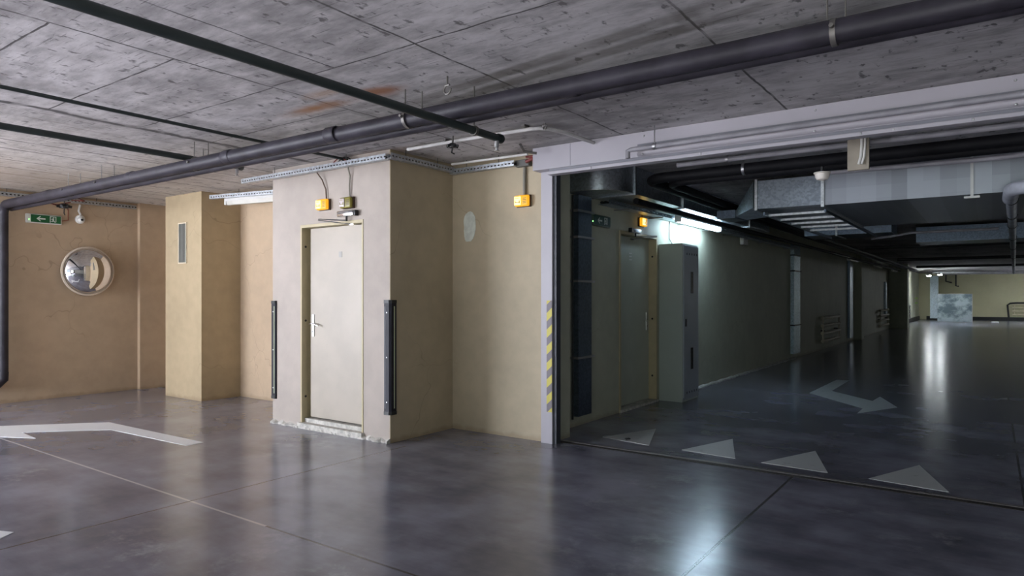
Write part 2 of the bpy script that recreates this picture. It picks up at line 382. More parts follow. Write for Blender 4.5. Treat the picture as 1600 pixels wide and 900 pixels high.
# rough light ledges at the foot of walls
def ledge(name, pts_fn, n, mat, label):
    m = MB(); pr = None
    for i in range(n+1):
        a, b, h = pts_fn(i/n)
        if pr: m.add([(*pr[0], 0), (*a, 0), (*a, h), (*pr[0], pr[2]), (*pr[1], 0), (*b, 0), (*b, h*.5), (*pr[1], pr[2]*.5)], [(0,1,2,3),(4,5,6,7),(3,2,6,7),(0,3,7,4),(1,2,6,5)])
        pr = (a, b, h)
    struct(m.done(name, mat), label, 'ledge')
LEDGE = simple('crumbled_pale_screed', (.52, .50, .46, 1), .8, 0, .25, 18, .6)
ledge('trim_4', lambda t: ((-6.5+1.84*t, 4.53), (-6.5+1.84*t, 4.53-.035-.012*math.sin(t*57)-.008*math.sin(t*171)), .035+.01*math.sin(t*83)), 90, LEDGE, 'crumbled pale screed along the foot of the door block')
ledge('trim_5', lambda t: ((XT, 9.15+7*t), (XT+.05+.012*math.sin(t*61), 9.15+7*t), .03+.006*math.sin(t*97)), 90, LEDGE, 'pale screed line along the foot of the passage wall')
struct(MB().box(-3.25, 6, YF-.05, YF, 0, .2).box(XT, XT+.05, 38.1, YF, 0, .2).done('baseboard_far', BLACKSKIRT), 'black skirting round the far end of the passage', 'skirting')
pm = []
random.seed(9)
for k in range(40):
    a = 2*PI*k/40; rx = .078+.007*math.sin(3*a+1)+random.uniform(-.003, .003); rz = .155+.01*math.sin(2*a)+random.uniform(-.004, .004)
    pm.append((-4.43+rx*math.copysign(abs(math.cos(a))**.75, math.cos(a)), 2.125+rz*math.copysign(abs(math.sin(a))**.75, math.sin(a))))
tag(MB().extr(pm, 'y', 5.441, 5.436).done('wall_patch', PATCH), 'oval patch of white filler on the recess wall', 'wall patch')

# ------------------------------------------------------------ gate
g = thing('rolling_gate_frame', (-3.45, 5.4, 0), 'lilac grey steel gate frame around the passage opening', 'gate frame')
gb = (-3.45, 5.4, 0)
hd = MB().box(-3.53, 5.6, 5.28, 5.5, 2.585, 2.795)
hd.done('header_box', GATE, g)
MB().box(-3.515, -3.39, 5.40, 5.5, 0, 2.585).done('jamb', GATE, g)
MB().box(-3.39, -3.355, 5.42, 5.495, 0, 2.56).done('guide_channel', GATE_BLACK, g)
MB().box(-3.45, -3.391, 5.397, 5.3995, .30, 1.36).done('hazard_tape', HAZ, g)['label'] = 'yellow and grey striped tape'
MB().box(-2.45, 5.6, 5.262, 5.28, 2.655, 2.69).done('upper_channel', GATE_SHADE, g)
bul = [(5.28, 2.655)] + [(5.28-.035*math.sin(math.radians(a)), 2.622+.033*math.cos(math.radians(a))) for a in range(15, 180, 15)] + [(5.28, 2.589)]
MB().extr(bul, 'x', -2.45, 5.6).done('roller_cover', GATE, g, True)
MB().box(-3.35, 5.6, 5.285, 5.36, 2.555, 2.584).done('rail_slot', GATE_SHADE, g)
MB().rbox(-3.36, 5.6, 5.262, 5.36, 2.527, 2.557, .006).done('bottom_rail', GATE, g)
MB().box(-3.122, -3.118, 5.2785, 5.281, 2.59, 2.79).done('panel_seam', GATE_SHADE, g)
for x in (-2.4, -1.05, .12, 1.4):
    for z, y in ((2.76, 5.28), (2.6, 5.25)):
        MB().lathe((x, y, z), (0, -1, 0), [(.0, .007), (.006, .006), (.009, .0)], 10).done('bolt', STEEL, g, True)
for x in (-2.9, -1.9, -.75, -.55, -.1, .35): MB().lathe((x, 5.262, 2.543), (0, -1, 0), [(.0, .006), (.006, .005), (.009, .0)], 10).done('bolt', STEEL, g, True)

# ------------------------------------------------------------ doors
def lever(o, ax, px, py, pz, sx):
    """handle on door facing -Y (ax='y') or +X"""
    def P(u, d, z): return (px+u*sx, py-d, z) if ax == 'y' else (px+d, py+u*sx, z)
    pl = MB(); a = P(-.019, 0, pz-.13); b = P(.019, .009, pz+.11)
    pl.rbox(a[0], b[0], a[1], b[1], a[2], b[2], .004).done('lock_plate', STEEL, o)
    hn = MB().tube([P(0, .006, pz+.005), P(0, .045, pz+.005)], .009, 10)
    hn.tube([P(-.0, .045, pz+.005), P(.03, .047, pz+.008), P(.085, .042, pz), P(.125, .038, pz-.012)], .008, 10, rs=[.011, .009, .007, .007])
    hn.done('door_handle', CHROME, o, True)
    kh = MB().lathe(P(0, .008, pz-.075), (0, -1, 0) if ax == 'y' else (1, 0, 0), [(0, .004), (.008, .004), (.009, 0)], 12)
    kh.done('keyhole', BLACKPL, o)
d1 = thing('door_1', (-5.52, 4.63, .06), 'cream steel door set in the pale wall block', 'door'); d1['kind'] = 'structure'
fr = MB().box(-6.008, -5.985, 4.525, 4.70, .055, 2.158).box(-5.053, -5.032, 4.525, 4.70, .055, 2.158).box(-5.985, -5.053, 4.525, 4.70, 2.128, 2.158)
fr.box(-5.985, -5.935, 4.655, 4.70, .06, 2.128)
fr.done('door_frame', FRAMEM, d1)
lf1 = MB().rbox(-5.935, -5.055, 4.60, 4.645, .115, 2.122, .003).done('door_leaf', DOORM, d1)
MB().box(-6.02, -5.02, 4.49, 4.70, 0, .058).box(-5.98, -5.06, 4.56, 4.70, .058, .10).done('threshold', LEDGE, d1)
for z in (1.93, 1.14, .33): MB().lathe((-5.985, 4.575, z), (1, 0, 0), [(0, .003), (.012, .003), (.013, 0)], 12).done('bolt_hole', BLACKPL, d1)
lever(lf1, 'y', -5.885, 4.60, 1.10, 1)
MB().box(-5.475, -5.43, 4.596, 4.5995, 1.80, 1.86).done('door_label', simple('grey_sticker', (.36, .34, .32, 1), .4), lf1)['label'] = 'small blank grey sticker'
d2 = thing('door_2', (-3.72, 7.88, 0), 'pale green-grey steel door inside the dark passage', 'door'); d2['kind'] = 'structure'
MB().box(-3.85, -3.64, 7.325, 7.36, .0, 2.195).box(-3.85, -3.64, 8.41, 8.445, 0, 2.195).box(-3.85, -3.64, 7.36, 8.41, 2.16, 2.195).done('door_frame', FRAMEM, d2)
lf2 = MB().rbox(-3.79, -3.75, 7.362, 8.405, .035, 2.155, .003).done('door_leaf', DOORM2, d2)
MB().box(-3.85, -3.62, 7.33, 8.44, 0, .028).done('threshold', LEDGE, d2)
for z in (1.93, 1.10, .34): MB().lathe((-3.70, 8.41, z), (0, -1, 0), [(0, .003), (.013, .003), (.014, 0)], 12).done('bolt_hole', BLACKPL, d2)
lever(lf2, 'x', -3.75, 8.33, 1.08, -1)
for k in range(3): MB().box(-3.7495, -3.747, 7.80, 7.88, 1.86+.04*k, 1.875+.04*k).done('sticker_mark', WHITEPL, lf2)

def closer(base, ax, sx, label, over):
    """overhead closer. P(u,d,z): u along the door, d out of the wall"""
    bx, by, bz = base
    def P(u, d, z): return (bx+u*sx, by-d, bz+z) if ax == 'y' else (bx+d, by+u*sx, bz+z)
    t = thing('door_closer', base, label, 'door closer', 'overhead door closers')
    a, b = P(-.12, 0, -.03), P(.12, .055, .03); MB().rbox(a[0], b[0], a[1], b[1], a[2], b[2], .012, 3).done('closer_body', CHROME if ax == 'y' else STEEL, t, True)
    a, b = P(.121, .003, -.028), P(.15, .05, .028); MB().rbox(a[0], b[0], a[1], b[1], a[2], b[2], .008, 2).done('end_cap', BLACKPL, t, True)
    MB().cyl(P(.0, .03, -.03), P(.0, .03, -.075), .011, 12).done('spindle', BLACKPL, t)
    MB().tube([P(0, .03, -.068), P(-.17, .24, -.064)], .006, 8).done('upper_arm', STEEL, t, True)
    MB().tube([P(-.17, .24, -.076), P(.06, .0, -.108)], .005, 8).done('lower_arm', STEEL, t, True)
    a, b = P(.03, over, -.118), P(.09, .02, -.10); MB().box(a[0], b[0], a[1], b[1], a[2], b[2]).done('arm_shoe', CHROME, t)
closer((-5.24, 4.525, 2.225), 'y', 1, 'chrome door closer on the pale wall above the cream door', -.0)
closer((-3.64, 7.7, 2.215), 'x', -1, 'dull door closer above the green-grey door in the passage', -.0)

# ------------------------------------------------------------ fire warning boxes and cables
def warning_box(base, ax, sx, label, lit, wd=.17, hg=.115):
    bx, by, bz = base
    def P(u, d, z): return (bx+u*sx, by-d, bz+z) if ax == 'y' else (bx+d, by+u*sx, bz+z)
    def B(m, u0, u1, d0, d1, z0, z1, r=0):
        a, b = P(u0, d0, z0), P(u1, d1, z1); A = [v for p in zip(a, b) for v in p]
        return m.rbox(min(A[0:2]), max(A[0:2]), min(A[2:4]), max(A[2:4]), min(A[4:6]), max(A[4:6]), r, 3) if r else m.box(*A)
    t = thing('warning_light_box', base, label, 'warning light', 'amber fire warning boxes')
    B(MB(), -wd/2, wd/2, 0, .022, 0, hg, .006).done('back_plate', DARKRED, t, True)
    B(MB(), -wd/2+.004, wd/2-.004, .022, .062, .003, hg-.003, .014).done('housing', YELLOW_LIT if lit else OLIVE, t, True)
    B(MB(), -wd/2+.01, .0, .0625, .072, .016, hg-.016, .004).done('lens', YELLOW_HOT if lit else CLEAR, t, True)
    mk = MB()
    B(mk, -wd/2+.02, -.012, .0722, .0735, hg*.33, hg*.33+.006); B(mk, -wd/2+.02, -wd/2+.027, .0722, .0735, hg*.33, hg*.52)
    B(mk, -.018, -.008, .0722, .0735, hg*.28, hg*.52)
    B(mk, -wd/2+.02, -.02, .0722, .0735, hg*.7, hg*.7+.005)
    mk.done('lens_marking', OLIVE if not lit else DARKRED, t)
    grl = MB()
    for k in range(4): B(grl, .02, .06, .0621, .0635, .03+k*.016, .036+k*.016)
    grl.done('sounder_grille', OLIVE if lit else DARKRED, t)
warning_box((-5.60, 4.53, 2.285), 'y', 1, 'lit amber warning box on the pale wall, left of the unlit one', True)
warning_box((-5.235, 4.53, 2.275), 'y', 1, 'unlit olive and clear warning box above the cream door', False)
warning_box((-3.735, 5.44, 2.275), 'y', 1, 'lit amber warning box on the recess wall beside the gate', True)
warning_box((XT, 7.93, 2.285), 'x', 1, 'lit amber warning box above the green-grey passage door', True)
tag(MB().tube([(-5.69, 4.47, 2.70), (-5.62, 4.50, 2.60), (-5.575, 4.51, 2.50), (-5.57, 4.515, 2.39)], .007, 8).done('cable', BROWNC, None, True), 'brown cable dropping to the lit amber box on the pale wall', 'cable')
tag(MB().tube([(-5.21, 4.48, 2.70), (-5.205, 4.51, 2.6), (-5.215, 4.51, 2.5), (-5.215, 4.515, 2.39)], .008, 8).done('cable', CONDUIT, None, True), 'grey cable dropping to the unlit warning box', 'cable')
tag(MB().tube([(-3.72, 5.42, 2.66), (-3.722, 5.42, 2.55), (-3.722, 5.42, 2.39)], .016, 10).done('conduit', CONDUIT, None, True), 'grey conduit down to the amber box beside the gate', 'conduit')
tag(MB().tube([(XT+.02, 7.93, 2.46), (XT+.02, 7.93, 2.40)], .009, 8).done('conduit', BROWNC, None, True), 'short brown conduit above the passage amber box', 'conduit')
for k, (mt, dz, nm) in enumerate(((REDC, 0, 'red cable looping over the perforated tray of the pale wall'), (BLACKPL, .02, 'black cable looping behind the red one over the tray'))):
    pts = [(-5.42+.06*k+.24*t, 4.46+.012*k, 2.725+.055*math.sin(PI*t)+dz*.2) for t in [i/8 for i in range(9)]]
    tag(MB().tube(pts, .006, 6).done('cable', mt, None, True), nm, 'cable')

# ------------------------------------------------------------ cable trays (perforated steel profile)
def tray(name, p0, p1, out, label, hgt=.052, wid=.06, mat=GALV, pitch=.045, group='perforated steel cable trays'):
    p0, p1, out = Vector(p0), Vector(p1), Vector(out); L = (p1-p0).length; d = (p1-p0)/L; up = Vector((0, 0, 1)); m = MB()
    def slab(a, b, o0, o1, z0, z1):
        c = [p0+d*t+out*o+up*z for z in (z0, z1) for t, o in ((a, o0), (b, o0), (b, o1), (a, o1))]
        m.add(c, [(0,1,2,3),(4,5,6,7),(0,1,5,4),(1,2,6,5),(2,3,7,6),(3,0,4,7)])
    slab(0, L, wid-.003, wid, 0, hgt*.33); slab(0, L, wid-.003, wid, hgt*.62, hgt)
    slab(0, L, 0, wid-.003, 0, .003)
    n = int(L/pitch)
    for i in range(n+1):
        a = i*L/(n+1); slab(a, a+pitch*.5, wid-.003, wid, hgt*.33, hgt*.62)
    t = thing(name, tuple(p0), label, 'cable tray', group)
    m.done('perforated_channel', mat, t)
    c = MB(); q = out*(wid*.5)
    for j, (o, r) in enumerate(((.30, .016), (.62, .013))):
        c.tube([p0+out*wid*o+up*(.020+.004*math.sin(i*1.7+j))+d*(L*i/12) for i in range(13)], r, 6)
    c.done('cable_bundle', BLACKPL if mat != WHITEPIPE else GREYC, t, True)
    k = max(2, int(L/.9))
    for i in range(k):
        a = L*(i+.5)/k; P = p0+d*a+out*wid*.5
        if wid > .1:
            MB().tube([P-up*.012-out*wid*.5-out*.05, P-up*.012+out*wid*.55], .009, 6).done('wall_bracket', STEEL, t)
        else:
            MB().tube([P+up*.003, Vector((P.x, P.y, H))], .004, 6).done('hanger_rod', ROD, t)
    return t
tray('cable_tray', (-6.92, 4.47, 2.675), (-4.60, 4.47, 2.68), (0, -1, 0), 'long perforated cable tray across the top of the pale wall')
tray('cable_tray', (-4.60, 4.42, 2.685), (-4.60, 5.33, 2.685), (1, 0, 0), 'perforated cable tray on the olive side of the door block')
tray('cable_tray', (-4.60, 5.38, 2.67), (-3.78, 5.38, 2.67), (0, -1, 0), 'perforated cable tray on top of the recess wall')
tray('cable_tray', (-10.44, .6, 2.70), (-10.44, 4.9, 2.70), (1, 0, 0), 'perforated cable tray above the round mirror wall')
tray('cable_tray', (-10.3, 5.4, 2.70), (-9.55, 5.4, 2.70), (0, -1, 0), 'short perforated tray left of the vent pier')
tray('cable_tray', (-8.46, 4.98, 2.69), (-6.53, 5.36, 2.69), (.193, -.981, 0), 'perforated tray between the vent pier and the pale wall')
tag(MB().rbox(-3.80, -3.64, 5.37, 5.43, 2.665, 2.73, .005).done('junction_box', simple('dark_grey_box', (.12, .12, .11, 1), .5)), 'dark junction box at the right end of the recess tray', 'junction box')
tag(MB().tube([(-3.66, 5.36, 2.70), (-3.58, 5.35, 2.72), (-3.55, 5.35, 2.68)], .018, 8).tube([(-3.66, 5.36, 2.745), (-3.55, 5.35, 2.74)], .012, 8).done('cable', REDC, None, True), 'thick red cables running into the gate header', 'cable')

# ------------------------------------------------------------ left end: mirror, exit sign, camera, vent, light
t = thing('convex_mirror', (-10.5, 4.25, 1.42), 'round convex traffic mirror with a pale rim on the left wall', 'mirror')
R0 = .33
MB().lathe((-10.5, 4.25, 1.755), (1, 0, 0), [(0, .004), (.12, .004), (.12, .075), (.05, .08)], 32).done('wall_bracket', STEEL, t, True)
MB().lathe((-10.5, 4.25, 1.755), (1, 0, 0), [(R0-.03, .08), (R0+.012, .08), (R0+.018, .095), (R0+.014, .112), (R0-.004, .117), (R0-.012, .105)], 64).done('rim', simple('cream_rim', (.62, .52, .42, 1), .5), t, True)
MB().lathe((-10.5, 4.25, 1.755), (1, 0, 0), [((R0-.014)*math.cos(math.radians(a)), .095+.14*math.sin(math.radians(a))) for a in range(0, 90, 5)]+[(.0005, .235)], 64).done('mirror_dome', MIRROR, t, True)
def exit_sign(base, sy, label, face, length=.40, hg=.125, rev=False):
    bx, by, bz = base
    t = thing('exit_sign', base, label, 'exit sign', 'green emergency exit signs')
    MB().rbox(bx, bx+.045, by-length/2, by+length/2, bz, bz+hg, .008).done('housing', WHITEPL if face is GREEN else simple('smoky_sign_housing', (.10, .13, .10, 1), .3), t, True)
    y0, y1 = by-length/2+.05, by+length/2-.015
    MB().box(bx+.045, bx+.05, y0, y1, bz+.012, bz+hg-.012).done('sign_face', face, t)
    X0, X1 = bx+.0501, bx+.0515; zc = bz+hg/2
    ar = by-.02   # arrow pointing left in view (towards -y)
    A = [(ar-.075, zc), (ar-.035, zc+.034), (ar-.022, zc+.034), (ar-.045, zc+.009), (ar+.03, zc+.009), (ar+.03, zc-.009), (ar-.045, zc-.009), (ar-.022, zc-.034), (ar-.035, zc-.034)]
    MB().extr(A, 'x', X0, X1).done('arrow', SIGNW, t)
    px = by+.10
    m = MB()
    # running figure leaving through a doorway, cut out of a white door panel
    m.box(X0, X1, px-.038, px-.028, zc-.04, zc+.042).box(X0, X1, px-.028, px+.04, zc+.034, zc+.042).box(X0, X1, px+.031, px+.04, zc-.03, zc+.034)
    m.lathe((X0, px+.008, zc+.024), (1, 0, 0), [(0.0001, .0012), (.0075, .0012), (.0075, 0)], 10)
    m.extr([(px-.01, zc+.016), (px+.014, zc+.014), (px+.010, zc-.008), (px-.008, zc-.006)], 'x', X0, X1)
    m.extr([(px-.008, zc+.014), (px-.026, zc+.002), (px-.022, zc-.002), (px-.006, zc+.007)], 'x', X0, X1)
    m.extr([(px-.008, zc-.006), (px-.004, zc-.022), (px-.022, zc-.024), (px-.022, zc-.031), (px+.006, zc-.029), (px+.008, zc-.008)], 'x', X0, X1)
    m.extr([(px+.004, zc-.008), (px+.012, zc-.008), (px+.032, zc-.038), (px+.020, zc-.038)], 'x', X0, X1)
    m.done('running_figure', SIGNW, t)
    MB().lathe((bx+.045, y0-.02, bz+.045), (1, 0, 0), [(.0005, .006), (.006, .004), (.007, 0)], 12).done('indicator_lamp', LED, t, True)
exit_sign((-10.5, 3.73, 2.385), 1, 'green exit sign with a left arrow on the tan wall', GREEN, .42)
exit_sign((XT, 6.79, 2.19), 1, 'dark green exit sign with a glowing indicator inside the passage', GREEN_D, .46, .13)
tag(MB().tube([(-10.47, 3.95, 2.44), (-10.46, 4.02, 2.46), (-10.46, 4.02, 2.60), (-10.4, 3.95, 2.68)], .010, 8).done('cable', simple('rusty_cable', (.22, .08, .04, 1), .6), None, True), 'rust-brown cable beside the green exit sign on the tan wall', 'cable')
t = thing('dome_camera', (-10.5, 4.18, 2.42), 'white dome camera on the tan wall right of the exit sign', 'camera')
MB().lathe((-10.5, 4.18, 2.49), (1, .0, -.25), [(.0, 0), (.062, 0), (.062, .025), (.05, .045), (.0005, .046)], 28).done('camera_base', WHITEPL, t, True)
MB().lathe((-10.455, 4.18, 2.48), (1, 0, -.25), [(.042, 0), (.038, .018), (.022, .034), (.0005, .04)], 24).done('camera_ball', WHITEPL, t, True)
MB().lathe((-10.425, 4.18, 2.478), (1, -.3, -.2), [(.016, 0), (.016, .016), (.0005, .018)], 16).done('lens', BLACKGLASS, t, True)
MB().tube([(-10.47, 4.18, 2.55), (-10.46, 4.15, 2.60), (-10.46, 4.17, 2.69)], .013, 8).done('camera_cable', WHITEPL, t, True)
t = thing('vent_grille', (-9.03, 4.88, 1.85), 'narrow upright vent grille on the yellow cream pier', 'vent')
MB().box(-9.14, -9.125, 4.866, 4.88, 1.85, 2.41).box(-8.94, -8.925, 4.866, 4.88, 1.85, 2.41).box(-9.125, -8.94, 4.866, 4.88, 1.85, 1.865).box(-9.125, -8.94, 4.866, 4.88, 2.395, 2.41).done('vent_frame', simple('cream_frame', (.68, .6, .46, 1), .5), t)
m = MB().box(-9.125, -8.94, 4.876, 4.88, 1.865, 2.395)
for k in range(9): m.box(-9.122+k*.0205, -9.111+k*.0205, 4.869, 4.876, 1.865, 2.395)
m.done('vent_slats', VENTM, t)
def batten(base, d, length, label, mat, group=None, hang=True, wdt=.09, body=WHITEPL, diff_h=.05, top=H):
    """tube fixture; base = start point under body, d = unit direction"""
    p = Vector(base); d = Vector(d).normalized(); s = Vector((d.y, -d.x, 0))
    t = thing('tube_light', base, label, 'tube light', group)
    def slab(m, a, b, w2, z0, z1, taper=0):
        c = [p+d*q+s*e*(w2-(taper if z == z0 else 0))+Vector((0, 0, z)) for z in (z0, z1) for q, e in ((a, -1), (b, -1), (b, 1), (a, 1))]
        m.add(c, [(0,1,2,3),(4,5,6,7),(0,1,5,4),(1,2,6,5),(2,3,7,6),(3,0,4,7)])
    m = MB(); slab(m, 0, length, wdt/2, diff_h, diff_h+.035); m.done('housing', body, t)
    m = MB(); slab(m, .03, length-.02, wdt/2-.004, 0, diff_h, .015); m.done('diffuser', mat, t)
    m = MB(); slab(m, 0, .028, wdt/2, 0, diff_h); m.done('end_cap', WHITEPL, t)
    m = MB(); slab(m, length-.018, length, wdt/2, 0, diff_h); m.done('end_cap', WHITEPL, t)
    if hang:
        for q in (.12, length-.12):
            P = p+d*q; MB().tube([P+Vector((0, 0, diff_h+.03)), Vector((P.x, P.y, top))], .003, 6).done('suspension_wire', ROD, t)
    return t
batten((-8.28, 5.07, 2.61), (.981, .193, 0), 1.6, 'unlit tube light below the tray right of the vent pier', TUBE_OFF, None, False)

# ------------------------------------------------------------ sprinkler and drain pipes
def hanger(m, x, y, z, r): m.tube([(x, y, z), (x, y, H)], r, 6)
def sprinkler(x0, y0, x1, y1, z, r, label, mat, rods, drop=True):
    t = thing('sprinkler_pipe', ((x0+x1)/2, (y0+y1)/2, z), label, 'pipe', 'thin ceiling sprinkler pipes')
    MB().tube([(x0, y0, z), (x1, y1, z)], r, 16).done('pipe_run', mat, t, True)
    e = Vector((x1-x0, y1-y0, 0)).normalized()
    MB().lathe((x1, y1, z), e, [(r+.006, -.04), (r+.008, -.03), (r+.008, .0), (r+.002, .010), (.0005, .012)], 16).done('end_cap', mat, t, True)
    if drop: MB().lathe((x1-e.x*.05, y1-e.y*.05, z-r+.005), (0, 0, -1), [(.016, 0), (.016, .045), (.009, .05), (.009, .065), (.02, .068), (.02, .072), (.0005, .072)], 14).done('sprinkler_head', STEEL, t, True)
    for x, y in rods:
        m = MB(); hanger(m, x, y, z+r, .005); m.lathe((x, y, z), (x1-x0, y1-y0, 0), [(r+.002, -.012), (r+.008, -.012), (r+.008, .012), (r+.002, .012)], 16)
        m.done('pipe_hanger', ROD, t, True)
    return t
sprinkler(-2.81, -3.1, -2.81, 3.80, 2.505, .026, 'dark green sprinkler pipe crossing just below the drain pipe', GREENPIPE, [(-2.81, 3.50)])
sprinkler(-6.08, -3.1, -6.08, 3.88, 2.685, .027, 'dark sprinkler pipe nearest the left wall', GREENPIPE, [(-6.08, 3.48)])
sprinkler(-5.25, -3.1, -5.25, 4.5, 2.765, .014, 'thin dark conduit pipe tight under the ceiling, middle of the three', GREENPIPE, [], False)
# drain pipe pair
t = thing('drain_pipe', (-10.41, 3.25, .27), 'large violet grey drain pipe crossing the whole ceiling and dropping at the left wall', 'pipe')
ye, yb = 3.25, 3.32
pts = [(5.5, yb, 2.60), (0, yb, 2.595), (-5, ye+.02, 2.59), (-10.28, ye, 2.585)]+[(p[0], ye, p[2]) for p in arc((-10.28, 2.455), .13, 90, 180, 6, 'xz')]+[(-10.41, ye, 1.4), (-10.41, ye, .40)]
MB().tube(pts, .055, 20).done('main_pipe', DRAIN, t, True)
MB().tube([(-10.41, ye, .42), (-10.41, ye, .33), (-10.43, ye-.05, .27), (-10.43, ye-.16, .25)], .058, 18).done('foot_elbow', DRAIN, t, True)
for x in (-9.0, -7.0, -5.3, -3.95, -1.95, 1.0):
    MB().lathe((x, yb-.01 if x > -3 else ye+.015, 2.592), (1, 0, 0), [(.056, -.06), (.0585, -.055), (.0585, .04), (.057, .045), (.055, .05)], 20).done('coupling', DRAIN, t, True)
for x in (-8.5, -7.68, -5.85, -3.2, -.58):
    m = MB(); y = ye+.03 if x < -3 else yb
    hanger(m, x-.03, y, 2.59, .0045); hanger(m, x+.03, y+.10, 2.58, .0045)
    m.lathe((x, y, 2.592), (1, 0, 0), [(.057, -.012), (.062, -.012), (.062, .012), (.057, .012)], 20)
    m.tube([(x, y-.06, 2.60), (x, y-.085, 2.60)], .01, 8)
    m.done('pipe_hanger', ROD, t, True)
t = thing('water_pipe', (-5, 3.44, 2.54), 'thinner dark pipe running close behind the large drain pipe', 'pipe')
MB().tube([(5.5, 3.418, 2.60), (-3, 3.418, 2.57), (-10.2, 3.36, 2.555), (-10.49, 3.36, 2.555)], .036, 16).done('pipe_run', DRAIN, t, True)
# empty clips in the ceiling
def clip(x, y, z, r, label):
    m = MB().tube([(x, y, z+r), (x, y, H)], .006, 8); m.tube([(x+r*math.cos(a), y, z+r*math.sin(a)) for a in [math.radians(100+i*30) for i in range(10)]], .006, 8)
    m.tube([(x-.02, y, z+r), (x+.02, y, z+r)], .007, 8)
    tag(m.done('pipe_clip', ROD, None, True), label, 'pipe clip')
clip(-2.82, 3.24, 2.715, .028, 'empty round pipe clip hanging above the drain pipe')
clip(-2.94, 4.57, 2.765, .016, 'tiny empty hook clip above the white ceiling conduit')
t = thing('ceiling_conduit', (-3.5, 4.6, 2.76), 'off-white conduit under the ceiling bending toward the gate header', 'conduit')
MB().tube([(-4.42, 4.52, 2.765), (-3.7, 4.52, 2.765), (-3.06, 4.55, 2.765), (-2.99, 4.57, 2.765), (-2.94, 4.63, 2.765), (-2.9, 4.8, 2.765), (-2.88, 5.28, 2.765)], .016, 12).done('pipe_run', WHITEPIPE, t, True)
for x in (-3.95, -3.1): MB().box(x-.012, x+.012, 4.495, 4.57, 2.78, 2.799).done('saddle_clip', ROD, t)
t = thing('ceiling_conduit', (-4, 5.1, 2.72), 'lower off-white conduit running behind the recess tray', 'conduit')
MB().tube([(-4.45, 5.18, 2.735), (-3.95, 5.2, 2.735), (-3.55, 5.22, 2.735)], .012, 10).done('pipe_run', WHITEPIPE, t, True)
MB().tube([(-3.52, 5.05, 2.80), (-3.52, 5.12, 2.74), (-3.42, 5.18, 2.72)], .012, 8).done('end_bend', ROD, t, True)
def cluster(x, y, z, label, s=1):
    t = thing('junction_cluster', (x, y, z), label, 'junction box')
    MB().lathe((x, y, z), (0, 0, 1), [(.0005, -.02*s), (.03*s, -.018*s), (.034*s, 0), (.028*s, .018*s), (.0005, .02*s)], 14).done('box_body', BLACKPL, t, True)
    m = MB()
    for k in range(6):
        a = k*PI/3+.3; m.tube([(x+.03*s*math.cos(a), y+.03*s*math.sin(a), z), (x+.055*s*math.cos(a), y+.055*s*math.sin(a), z-.006)], .011*s, 8)
    m.done('cable_gland', BLACKPL, t, True)
    MB().tube([(x, y, z+.01), (x+.005, y, H)], .008, 6).done('drop_rod', ROD, t)
    MB().tube([(x, y, z-.015), (x-.01, y, z-.06*s), (x+.02, y, z-.075*s)], .007, 6).done('sensor_tail', BLACKPL, t, True)
cluster(-3.83, 4.47, 2.715, 'black many-armed junction below the white ceiling conduit', 1)
cluster(-10.22, 3.88, 2.62, 'black many-armed junction above the exit sign on the tan wall', 1.6)
tag(MB().tube([(-10.1, 3.7, 2.70), (-10.0, 3.9, 2.74), (-10.15, 4.1, 2.71), (-10.3, 4.0, 2.72)], .009, 6).tube([(-10.2, 3.6, 2.66), (-10.25, 3.8, 2.63), (-10.2, 3.95, 2.68)], .009, 6).done('cable', REDC, None, True), 'loose red cables around the black junction above the tan wall sign', 'cable')

# ------------------------------------------------------------ corner guards
def guard(xc, yc, sx, label, z0=.27, z1=1.365, strip_side=1):
    """rubber corner guard; walls: front plane y=yc, side plane x=xc, sx=+1 side faces +X"""
    t = thing('corner_guard', (xc, yc, z0), label, 'corner guard', 'black rubber corner guards')
    w_, th = .075, .014
    def prof(g):
        return [(xc-sx*w_, yc-.001), (xc-sx*w_, yc-th*.6), (xc-sx*(w_-.01), yc-th-g), (xc+sx*(.0), yc-th-g), (xc+sx*(th+g), yc), (xc+sx*(th+g), yc+w_-.01), (xc+sx*th*.6, yc+w_), (xc+sx*.001, yc+w_), (xc+sx*.001, yc-.001)]
    MB().prism(prof(.004), z0+.03, z1-.03).done('rubber_profile', RUBBER, t)
    MB().prism(prof(.008), z1-.03, z1).done('end_cap', BLACKPL, t)
    MB().prism(prof(.008), z0, z0+.03).done('end_cap', BLACKPL, t)
    a, b = (xc+sx*(th+.0045), xc+sx*(th+.0065))
    MB().box(a, b, yc+.030, yc+.042, z0+.06, z1-.06).done('reflective_strip', GLOW, t)
    MB().box(xc-sx*.055, xc-sx*.045, yc-th-.0065, yc-th-.004, z0+.06, z1-.06).done('reflective_strip', GLOW if sx < 0 else simple('dull_strip', (.10, .10, .12, 1), .4), t)
    m = MB()
    for z in (z0+.12, (z0+z1)/2, z1-.12): m.lathe((xc-sx*.03, yc-th-.004, z), (0, -1, 0), [(.0005, .003), (.006, .002), (.007, 0)], 10)
    m.done('rivet', STEEL, t, True)
guard(-4.66, 4.53, 1, 'black rubber corner guard on the right edge of the door block')
guard(-6.5, 4.53, -1, 'black rubber corner guard with a pale strip on the left edge of the door block', .27, 1.35)

